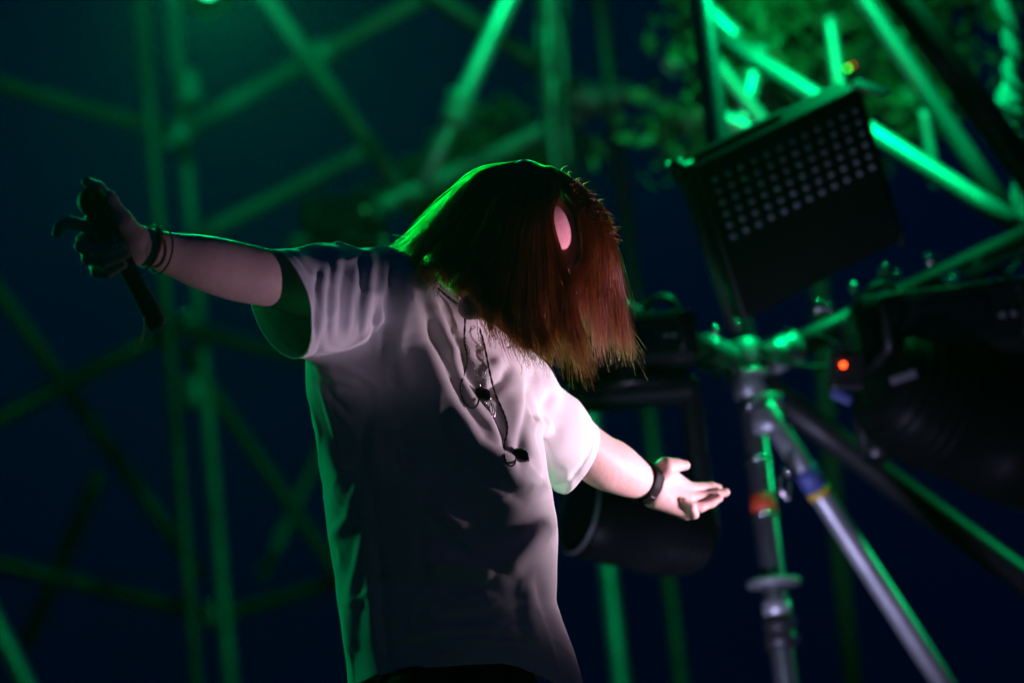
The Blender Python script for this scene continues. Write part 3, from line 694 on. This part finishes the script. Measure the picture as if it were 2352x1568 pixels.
V = V + N * (H_ * face + nz)[:, None]
V = relax(V, F, 2, .4)
bm = bmesh.new()
bvs = [bm.verts.new(v) for v in V.tolist()]
for q in F.tolist(): bm.faces.new([bvs[i] for i in q])
bm.normal_update()
def cut(co, no, radius):
    co, no = Vector(co), Vector(nrm(no))
    vs = {v for v in bm.verts if (v.co - co).length < radius}
    es = [e for e in bm.edges if e.verts[0] in vs and e.verts[1] in vs]; fs = [f for f in bm.faces if all(v in vs for v in f.verts)]
    bmesh.ops.bisect_plane(bm, geom=list(vs) + es + fs, plane_co=co, plane_no=no, clear_outer=True, dist=1e-5)
SL_C, SL_N = b(640, 692, -.172), nrm([-.77, -.27, -.57])
FS_C, FS_N = b(1318, 1062, .325), nrm([.80, -.42, .42])
NK_C, NK_N = b(1046, 698, .052), nrm([.64, .76, -.03])
HM_C = b(1060, 1560, .05)
cut(SL_C, SL_N, .24); cut(FS_C, FS_N, .18); cut(NK_C, NK_N, .13)
HM_N = nrm([.02, -1.0, 0]); cut(HM_C, HM_N, .6)
big = max((set_ for set_ in [None] if set_), default=None)
# keep the largest island only
seen, best = set(), []
for v0 in bm.verts:
    if v0 in seen: continue
    st, isl = [v0], [v0]; seen.add(v0)
    while st:
        v = st.pop()
        for e in v.link_edges:
            o = e.other_vert(v)
            if o not in seen: seen.add(o); st.append(o); isl.append(o)
    if len(isl) > len(best): best = isl
bs = set(best); bmesh.ops.delete(bm, geom=[v for v in bm.verts if v not in bs], context='VERTS')
# the hem lifts over the belly and drops at the sides; stitched bands at the openings
for v in bm.verts:
    p = np.array(v.co); px, py = topx(p)
    hh = np.clip((py - 1380) / 180, 0, 1)
    tgt = np.interp(px, [780, 803, 864, 960, 1070, 1150, 1190, 1246, 1291, 1345], [1580, 1572, 1533, 1512, 1505, 1504, 1513, 1540, 1568, 1600])
    if p[2] > DT + SHEAR * (p[0] - (b(1060, 0, .06))[0]): tgt = 1585
    p[1] -= (tgt - 1560) / FPX * p[2] * hh * hh
    v.co = Vector(p)
bm.normal_update()
for v in bm.verts:
    p = np.array(v.co); g = 0
    for c_, n_, r_, off in ((SL_C, SL_N, .2, .022), (FS_C, FS_N, .14, .020)):
        dd = (c_ - p) @ n_
        if np.linalg.norm(p - c_) < r_ and -.001 < dd < .05: g += math.exp(-((dd - off) / .0028)**2) + .6 * math.exp(-((dd - off - .006) / .0025)**2)
    if g: v.co = v.co - v.normal * (.0022 * g)
# rim of the neck opening, in order
bm.edges.ensure_lookup_table(); be = {e for e in bm.edges if len(e.link_faces) == 1}; rings = []
while be:
    e = be.pop(); lp = [e.verts[0], e.verts[1]]
    while True:
        nx = next((q for q in lp[-1].link_edges if q in be), None)
        if nx is None: break
        be.discard(nx); lp.append(nx.other_vert(lp[-1]))
    rings.append(np.array([v.co[:] for v in lp]))
ring0 = min((q for q in rings if len(q) > 40), key=lambda q: np.linalg.norm(q.mean(0) - NK_C))
sl_ = np.concatenate([[0], np.cumsum(np.linalg.norm(np.diff(np.concatenate([ring0, ring0[:1]]), axis=0), axis=1))])
ring0 = np.concatenate([ring0, ring0[:1]]); tt_ = np.linspace(0, sl_[-1], 160, endpoint=False)
ring = np.stack([np.interp(tt_, sl_, ring0[:, q]) for q in range(3)], 1)
for _ in range(8): ring = .5 * ring + .25 * np.roll(ring, 1, 0) + .25 * np.roll(ring, -1, 0)
bvs = list(bm.verts)
for i, v in enumerate(bvs): v.index = i
SV = np.array([v.co[:] for v in bvs]); SF = [[v.index for v in f.verts] for f in bm.faces]; bm.free()
shirt_bvh = BVHTree.FromPolygons([Vector(p) for p in SV.tolist()], SF)
shirt = meshobj('t_shirt', w(SV), SF, M_shirt, person)
sm = shirt.modifiers.new('cloth_thickness', 'SOLIDIFY'); sm.thickness = .0028; sm.offset = -1
# ribbed collar following the neck opening
NK_R = ring.mean(0)
V, F = [], []
K = 7
for i in range(320):
    q = i / 2; p = ring[int(q) % 160] * (1 - q % 1) + ring[(int(q) + 1) % 160] * (q % 1); o_ = nrm(p - NK_R); rib = .0010 if i % 2 else 0
    for j in range(K):
        t = j / (K - 1); V.append(p - NK_N * .003 + NK_N * (.020 * t) - o_ * (.010 * t * t) + o_ * (.0022 * math.sin(math.pi * t) + .0008 + rib))
for i in range(320):
    for j in range(K - 1): F.append([i * K + j, ((i + 1) % 320) * K + j, ((i + 1) % 320) * K + j + 1, i * K + j + 1])
collar = meshobj('collar', w(np.array(V)), F, M_rib, shirt)
sm = collar.modifiers.new('cloth_thickness', 'SOLIDIFY'); sm.thickness = .003; sm.offset = -1

# ---- trousers and shoes
def wb(px, py, dz): return w(b(px, py, dz))
hipL, hipR = wb(1125, 1600, .13), wb(985, 1600, -.02)
G = Grid(np.minimum(hipL, hipR) - np.array([.3, .3, .95]), np.maximum(hipL, hipR) + np.array([.3, .3, .25]), .010)
G.cone(wb(1055, 1540, .055), wb(1055, 1620, .055), .115, .120, .05)
for h_, dx, dy in ((hipL, .07, .04), (hipR, -.07, -.05)):
    kn = np.array([h_[0] + dx * .6, h_[1] + dy * .6 - .02, 1.2 + .47]); an = np.array([h_[0] + dx, h_[1] + dy, 1.2 + .09])
    G.chain([h_, kn, an - np.array([0, 0, .03])], [.098, .074, .066], .03)
    fw_ = nrm([.8, -.5, 0]); sb = an - np.array([0, 0, .06])
V, F = G.mesh(); V = relax(V, F, 3); F = orient(V, F)
meshobj('trousers', V, F, M_trouser, person)
for h_, dx, dy in ((hipL, .07, .04), (hipR, -.07, -.05)):
    an = np.array([h_[0] + dx, h_[1] + dy, 1.2]); fw_ = nrm([.8, -.5, 0])
    G = Grid(an - np.array([.25, .25, 0.0]), an + np.array([.35, .3, .2]), .008)
    G.cone(an + np.array([0, 0, .046]) - fw_ * .05, an + np.array([0, 0, .042]) + fw_ * .15, .044, .040, .02)
    G.cone(an + np.array([0, 0, .06]), an + np.array([0, 0, .12]), .048, .050, .03)
    V, F = G.mesh(); V[:, 2] = np.maximum(V[:, 2], 1.2005); V = relax(V, F, 2); F = orient(V, F)
    meshobj('shoe', V, F, M_black, person)

# ---- hair
def G_(*pts): return catmull([b(*p) for p in pts], 22)
GUIDES = [
    G_((1190, 374, .03), (1110, 392, .02), (1040, 452, .01), (965, 525, .02), (893, 580, .03)),
    G_((1192, 370, .0), (1108, 398, -.05), (1042, 468, -.07), (975, 550, -.06), (925, 612, -.04)),
    G_((1198, 368, -.02), (1128, 425, -.10), (1068, 515, -.115), (1016, 590, -.105), (975, 615, -.09), (972, 630, -.085), (985, 642, -.085)),
    G_((1206, 368, -.03), (1150, 440, -.125), (1104, 545, -.145), (1054, 612, -.135), (1026, 636, -.125), (1024, 650, -.125), (1036, 664, -.13)),
    G_((1214, 368, -.035), (1172, 455, -.14), (1134, 560, -.16), (1098, 635, -.158), (1088, 672, -.155), (1098, 705, -.155), (1122, 738, -.15)),
    G_((1224, 370, -.04), (1196, 465, -.15), (1168, 575, -.17), (1150, 680, -.17), (1150, 755, -.165), (1172, 815, -.16)),
    G_((1236, 374, -.045), (1222, 470, -.15), (1206, 585, -.172), (1196, 690, -.175), (1200, 780, -.17), (1216, 850, -.165)),
    G_((1250, 380, -.045), (1250, 465, -.14), (1246, 570, -.165), (1250, 680, -.175), (1262, 770, -.172), (1276, 838, -.17)),
    G_((1266, 380, -.045), (1266, 455, -.12), (1260, 520, -.145), (1278, 630, -.16), (1308, 720, -.162), (1330, 858, -.16)),
    G_((1285, 391, -.035), (1322, 462, -.105), (1338, 520, -.125), (1344, 600, -.138), (1322, 672, -.155), (1347, 862, -.14)),
    G_((1305, 402, -.01), (1358, 478, -.085), (1374, 550, -.115), (1376, 650, -.118), (1384, 750, -.115), (1400, 848, -.11)),
    G_((1322, 418, .015), (1380, 492, -.05), (1400, 575, -.07), (1412, 675, -.06), (1424, 760, -.06), (1438, 842, -.055)),
    G_((1318, 414, .05), (1385, 486, .03), (1408, 580, .03), (1428, 680, .03), (1444, 760, .035), (1458, 828, .04)),
    G_((1298, 398, .075), (1352, 490, .085), (1385, 600, .09), (1402, 700, .09), (1412, 770, .09), (1422, 832, .09)),
    G_((1268, 384, .09), (1300, 500, .13), (1330, 620, .135), (1345, 720, .13), (1350, 780, .125), (1358, 838, .12)),
    G_((1240, 385, .09), (1240, 500, .135), (1250, 620, .14), (1265, 720, .13), (1275, 780, .125), (1282, 828, .12)),
    G_((1215, 378, .08), (1170, 470, .12), (1130, 570, .13), (1130, 680, .12), (1165, 760, .10), (1195, 818, .09)),
    G_((1200, 374, .06), (1120, 420, .08), (1050, 500, .09), (990, 580, .09), (940, 620, .08)),
]
GU = np.array(GUIDES); NG = len(GU); GAP = 8
TN = np.linspace(0, 1, 22)[:, None]
def wob(amp, lo, hi):                                      # slow wandering that grows towards the tip
    f = rng.uniform(lo, hi, (2, 3)); p = rng.uniform(0, 6.28, (2, 3))
    return (np.sin(TN * f[0] + p[0]) - np.sin(p[0]) + .5 * (np.sin(TN * f[1] * 2.3 + p[1]) - np.sin(p[1]))) * amp
def resample(P, L, n=18):
    k = np.linspace(0, min(L, .999) * 21, n); a = np.minimum(k.astype(int), 20); ff = (k - a)[:, None]
    return P[a] * (1 - ff) + P[a + 1] * ff
def guide(u):
    u = float(np.clip(u, 0, NG - 1.001)); i = int(u); f = u - i
    if i == GAP:                                           # the hair parts here over the forehead
        s_ = np.clip((TN - .12) / .16, 0, 1); s_ = s_ * s_ * (3 - 2 * s_); f = f * (1 - s_) + (0.0 if f < .5 else 1.0) * s_
    return GU[i] * (1 - f) + GU[i + 1] * f
def strands(n, locks):
    out = []
    lu = np.clip(np.linspace(0, NG - 1.001, locks) + rng.normal(0, .08, locks), 0, NG - 1.01)
    for q in range(locks):
        if GAP < lu[q] < GAP + 1: lu[q] = GAP - .04 if lu[q] < GAP + .5 else GAP + 1.04
    lw = [wob(np.array([.0085, .0035, .0085]), 2.5, 7.5) * TN for _ in range(locks)]; ll = rng.uniform(.76, 1.0, locks)
    lt = rng.normal(0, 1, (locks, 3)) * np.array([.007, .003, .008]); lin = np.abs(rng.normal(0, .005, locks))
    for _ in range(n):
        c = rng.integers(0, locks); uc = lu[c]; u = uc + rng.normal(0, .20)
        if (u < GAP + .5) != (uc < GAP + .5): u = uc
        pull = .80 * TN**1.1; P = guide(u) * (1 - pull) + guide(uc) * pull + lw[c] + lt[c] * TN**2
        inw = HC - P; inw /= np.linalg.norm(inw, axis=1)[:, None] + 1e-9
        P = P + inw * (lin[c] + abs(rng.normal(0, .006)) * (1 - .4 * TN)) + wob(.0030, 4, 14) * TN + rng.normal(0, .0040, 3) * TN
        P = P + rng.normal(0, 1, 3) * (.013 * (np.clip(TN - .6, 0, 1) / .4)**2)
        out.append(resample(P, ll[c] * np.clip(rng.normal(.915, .10), .6, 1.04)))
    for _ in range(2200):                                  # loose hairs crossing the locks
        P = guide(rng.uniform(0, NG - 1)) + wob(np.array([.006, .004, .006]), 2, 7) * TN**.7
        outw = P - HC; outw /= np.linalg.norm(outw, axis=1)[:, None]
        P = P + outw * (abs(rng.normal(0, .007)) * TN**.6) + rng.normal(0, .008, 3) * TN**1.5
        out.append(resample(P, rng.uniform(.45, .98)))
    for _ in range(170):                                   # short broken hairs along the parting
        P = guide(rng.uniform(9.1, 12.5)); q = P[rng.integers(0, 8)]; d = nrm(q - HC + rng.normal(0, .06, 3)); L = rng.uniform(.006, .022); s_ = np.linspace(0, 1, 18)[:, None]
        out.append(q + d * L * s_ + DOWN * (.010 * s_ * s_) + np.array([.008, 0, 0]) * s_ * s_)
    return np.array(out)
ST = strands(10500, 60)
hc = bpy.data.hair_curves.new('hair'); n_s, n_p = ST.shape[:2]
hc.add_curves([n_p] * n_s)
org = w(HC)
hc.attributes['position'].data.foreach_set('vector', (w(ST.reshape(-1, 3)) - org).astype(np.float32).ravel())
ra = hc.attributes.get('radius') or hc.attributes.new('radius', 'FLOAT', 'POINT')
ra.data.foreach_set('value', (np.tile(np.interp(np.linspace(0, 1, n_p), [0, .6, 1], [.00075, .00068, .00022]), n_s) * np.repeat(rng.uniform(.7, 1.2, n_s), n_p)).astype(np.float32))
M_hair = bpy.data.materials.new('brown_hair'); M_hair.use_nodes = True; t_ = M_hair.node_tree; t_.nodes.clear()
ho = t_.nodes.new('ShaderNodeOutputMaterial'); hb = t_.nodes.new('ShaderNodeBsdfHairPrincipled')
hb.parametrization = 'MELANIN'; hb.inputs['Melanin'].default_value = 0.60; hb.inputs['Melanin Redness'].default_value = 0.5
hb.inputs['Roughness'].default_value = 0.27; hb.inputs['Radial Roughness'].default_value = 0.4; hb.inputs['Random Color'].default_value = 0.4
t_.links.new(hb.outputs[0], ho.inputs[0]); hc.materials.append(M_hair)
hair = bpy.data.objects.new('hair', hc); hair.location = Vector(org); hair.matrix_world = Matrix.Translation(Vector(org)); link(hair, person)

# ------------------------------------------------------------------ things worn and held
def on_shirt(px, py, off=.004):
    d_ = nrm(cpt(px, py, 1.0)); h = shirt_bvh.ray_cast(Vector(d_ * 3), Vector(d_), 6)[0]
    return (np.array(h) if h is not None else b(px, py, 0)) - d_ * off
# microphone
MH, MT = b(212, 463, -.368), b(366, 752, -.345); md = nrm(MT - MH); ML = np.linalg.norm(MT - MH)
mic = empty('microphone', w(MT), 'black handheld wireless microphone gripped in the raised fist', 'microphone')
v, f = lathe(MH, md, [(s, math.sqrt(max(0, .0275**2 - s * s))) for s in np.linspace(-.0274, .018, 14)]); meshobj('grille', w(v), f, M_grille, mic)
v, f = lathe(MH, md, [(.016, .022), (.017, .0255), (.024, .0255), (.025, .0225)]); meshobj('collar_ring', w(v), f, M_black, mic)
v, f = lathe(MH, md, [(.0245, .0215), (.040, .0195), (.08, .0172), (.16, .0165), (ML - .045, .0175), (ML - .04, .0185), (ML - .006, .0180), (ML, .015)]); meshobj('handle', w(v), f, M_black, mic)
v, f = lathe(MH + md * .078 + np.array([.004, .002, -.0165]), [0, 0, -1], [(0, .004), (.0015, .004), (.002, .003)], 14); meshobj('switch', w(v), f, M_silver, mic)
st = catmull([b(332, 728, -.362), b(333, 752, -.365), b(324, 785, -.366), b(308, 812, -.366)], 14)
v, f = tube(w(st), np.linspace(.0022, .0012, 14), 8)
tag(meshobj('strap_end', v, f, M_gold, mic), 'loose orange tail of cord at the microphone base')

# bracelets on the raised wrist, watch on the other
ax1 = nrm(b(400, 585, -.285) - b(345, 568, -.31))
def band(name, c, ax, R, r, m, label, cat, ref=None, sx=1.0, parent=None):
    v, f = torus(c, ax, R, r, 40, 8, ref, sx); o = meshobj(name, w(v), f, m, parent)
    return tag(o, label, cat) if label else o
band('cord_bracelet', b(342, 567, -.312), ax1 + np.array([0, .05, .1]), .0375, .0034, M_cord, 'thick black cord bracelet closest to the fist with the microphone', 'bracelet')
band('cord_bracelet', b(349, 570, -.308), ax1 + np.array([.0, -.05, 0]), .0370, .0018, M_red, 'thin red cord bracelet between two black ones', 'bracelet')
band('cord_bracelet', b(366, 574, -.302), ax1 + np.array([.1, .10, .25]), .0430, .0020, M_cord, 'thin loose black cord bracelet hanging on the raised forearm', 'bracelet')
ax2 = nrm(b(1500, 1118, .50) - b(1460, 1100, .455)); WC = b(1477, 1107, .476)
watch = empty('wristwatch', w(WC), 'black strapped wristwatch on the outstretched bare forearm', 'watch')
x2 = nrm(np.cross(ax2, [0, 0, 1.0])); y2 = np.cross(ax2, x2); V, F = [], []
rs2 = np.array([max(skin_r(WC + ax2 * q, math.cos(a) * x2 + math.sin(a) * y2, .055) for q in (-.008, 0, .008)) for a in np.linspace(0, 2 * math.pi, 60, endpoint=False)]) + .0008
for _ in range(12): rs2 = .5 * rs2 + .25 * np.roll(rs2, 1) + .25 * np.roll(rs2, -1)
rs2 = rs2 + .001
def rad2(d_): return rs2[int(round(math.atan2(d_ @ y2, d_ @ x2) / (2 * math.pi) * 60)) % 60] - .0375
for i in range(60):
    a = 2 * math.pi * i / 60; o_ = math.cos(a) * x2 + math.sin(a) * y2
    for s_, r_ in ((-.0150, .0375), (-.0150, .0402), (-.0135, .0415), (.0135, .0415), (.0150, .0402), (.0150, .0375)): V.append(WC + o_ * (rs2[i] + r_ - .0375 + (.0006 if (i // 3) % 2 else 0)) + ax2 * s_)
for i in range(60):
    for j in range(6): F.append([i * 6 + j, ((i + 1) % 60) * 6 + j, ((i + 1) % 60) * 6 + (j + 1) % 6, i * 6 + (j + 1) % 6])
meshobj('strap', w(np.array(V)), F, M_strap, watch)
up2 = nrm(np.array([-.25, .75, .55]) - ax2 * (np.array([-.25, .75, .55]) @ ax2))
v, f = lathe(WC + up2 * (.037 + rad2(up2)), up2, [(0, .016), (.002, .0185), (.008, .0185), (.010, .0165), (.0105, .015)], 30); case = meshobj('case', w(v), f, M_silver, watch)
v, f = lathe(WC + up2 * (.0476 + rad2(up2)), up2, [(0, .0148), (.0006, .014)], 30); meshobj('dial', w(v), f, M_blackgloss, watch)
lo2 = -up2
v, f = box(WC + lo2 * (.0425 + rad2(lo2)), ax2 * .010, np.cross(ax2, lo2) * .012, lo2 * .0025, .0012); meshobj('buckle', w(v), f, M_black, watch)
rd = nrm(b(1608, 1164, .532) - b(1578, 1162, .520))
band('finger_ring', b(1590, 1163, .5245), rd, .0122, .0013, M_silver, 'silver ring on a finger of the open palm', 'ring')

# earphones hanging over the chest
ear = empty('earphones', w(on_shirt(1105, 910)), 'pair of black in-ear earphones dangling on twisted cables over the white shirt', 'earphones')
def cable(name, pts, r, m, parent, twist=0.0, n=70, off=.004, start=()):
    lead = [ring[int(np.argmin(np.hypot(topx(ring)[0] - x, topx(ring)[1] - y) + (ring[:, 2] > NK_C[2]) * 900))] + np.array([.002, .004, -.010]) for x, y in start]
    p = catmull(lead + [on_shirt(x, y, off + o) for x, y, o in pts], n)
    for _ in range(2): p[1:-1] = .5 * p[1:-1] + .25 * p[2:] + .25 * p[:-2]
    for i in range(n):                                     # never below the cloth
        d_ = nrm(p[i]); h = shirt_bvh.ray_cast(Vector(d_ * 3), Vector(d_), 6)[0]
        if h is not None and np.linalg.norm(p[i]) > np.linalg.norm(h) - .0045: p[i] = np.array(h) - d_ * .0045
    p[1:-1] = .5 * p[1:-1] + .25 * p[2:] + .25 * p[:-2]
    if twist:
        i = np.arange(n); pp = []
        for s_ in (0, math.pi):
            q = p + np.stack([np.cos(i * 1.3 + s_), .3 * np.sin(i * 1.3 + s_), np.sin(i * 1.3 + s_)], 1) * twist; pp.append(tube(w(q), r, 6))
        v, f = merge(pp)
    else: v, f = tube(w(p), r, 8)
    return meshobj(name, v, f, m, parent)
cable('cable', [(1066, 778, .004), (1071, 805, 0), (1074, 835, 0), (1066, 858, 0), (1058, 888, 0), (1064, 920, 0), (1082, 937, .003), (1096, 930, .008), (1100, 916, .012)], .0014, M_cord, ear, .0011, start=((1004, 664), (1030, 700), (1052, 730)))
cable('cable', [(1098, 742, .004), (1112, 790, .006), (1124, 850, .004), (1138, 905, 0), (1158, 950, 0), (1166, 985, 0), (1158, 1025, 0), (1160, 1055, 0), (1172, 1070, .003), (1182, 1064, .008), (1184, 1050, .012)], .0013, M_cord, ear, .0011)
for x, y in ((1104, 906), (1191, 1045)):
    c = on_shirt(x, y, .013); g = Grid(c - .04, c + .04, .0016)
    g.ellipsoid(c, np.eye(3), [.0190, .0140, .011], .004); g.cone(c + np.array([.008, -.004, -.002]), c + np.array([.0165, -.0085, -.004]), .0065, .0045, .005)
    g.cone(c + np.array([-.006, -.006, 0]), c + np.array([-.008, -.0165, 0]), .0040, .0026, .004)
    v, F = g.mesh(); F = orient(v, F); meshobj('earbud', w(v), F, M_blackgloss, ear)
    v, f = lathe(c + np.array([.0165, -.0085, -.004]), nrm([.85, -.45, -.2]), [(0, .0045), (.003, .0042), (.0034, .003)], 14); meshobj('nozzle', w(v), f, M_silver, ear)
# chain necklace with a pendant of long links
neck = empty('necklace', w(on_shirt(1118, 900)), 'silver chain necklace with a long link pendant over the white shirt', 'necklace')
def links(pts, n):
    p = catmull([on_shirt(x, y, .004 + o) for x, y, o in pts], n); pp = []
    for i in range(n - 1):
        d_ = nrm(p[i + 1] - p[i]); c = (p[i] + p[i + 1]) / 2; L = np.linalg.norm(p[i + 1] - p[i])
        ax = nrm(np.cross(d_, [0, 0, -1.0])); ax = nrm(np.array([0, 0, -1.0]) - d_ * d_[2] * -1) if i % 2 else ax
        pp.append(torus(c, ax, .0024, .0007, 12, 5, ref=d_, sx=L * .72 / .0024))
    v, f = merge([(w(v_), f_) for v_, f_ in pp]); return meshobj('chain', v, f, M_silver, neck)
links([(1064, 768, .006), (1078, 806, 0), (1092, 846, 0), (1103, 884, 0), (1118, 912, 0)], 26)
links([(1097, 752, .006), (1105, 800, .002), (1112, 845, 0), (1116, 885, 0), (1120, 914, 0)], 27)
for (x, y), tl in (((1124, 936), .25), ((1130, 944), .12)):
    c = on_shirt(x, y, .008); dl = nrm([tl, -1, 0]); v, f = torus(c, [0.3, 0, -1], .0055, .0014, 28, 8, ref=dl, sx=2.6); meshobj('pendant_link', w(v), f, M_silver, neck)

# ------------------------------------------------------------------ stage haze
v, f = box([0, 8.0, 3.2], [14, 0, 0], [0, 12.0, 0], [0, 0, 4.2])
hz = meshobj('haze', v, f, M_black, smooth=False); tag(hz, kind='stuff')
mh = bpy.data.materials.new('stage_haze'); mh.use_nodes = True; th = mh.node_tree; th.nodes.clear()
oh = th.nodes.new('ShaderNodeOutputMaterial'); pv = th.nodes.new('ShaderNodeVolumePrincipled')
pv.inputs['Color'].default_value = (.9, .92, .95, 1); pv.inputs['Density'].default_value = 0.0004; pv.inputs['Anisotropy'].default_value = 0.7
th.links.new(pv.outputs[0], oh.inputs['Volume']); hz.data.materials.clear(); hz.data.materials.append(mh)
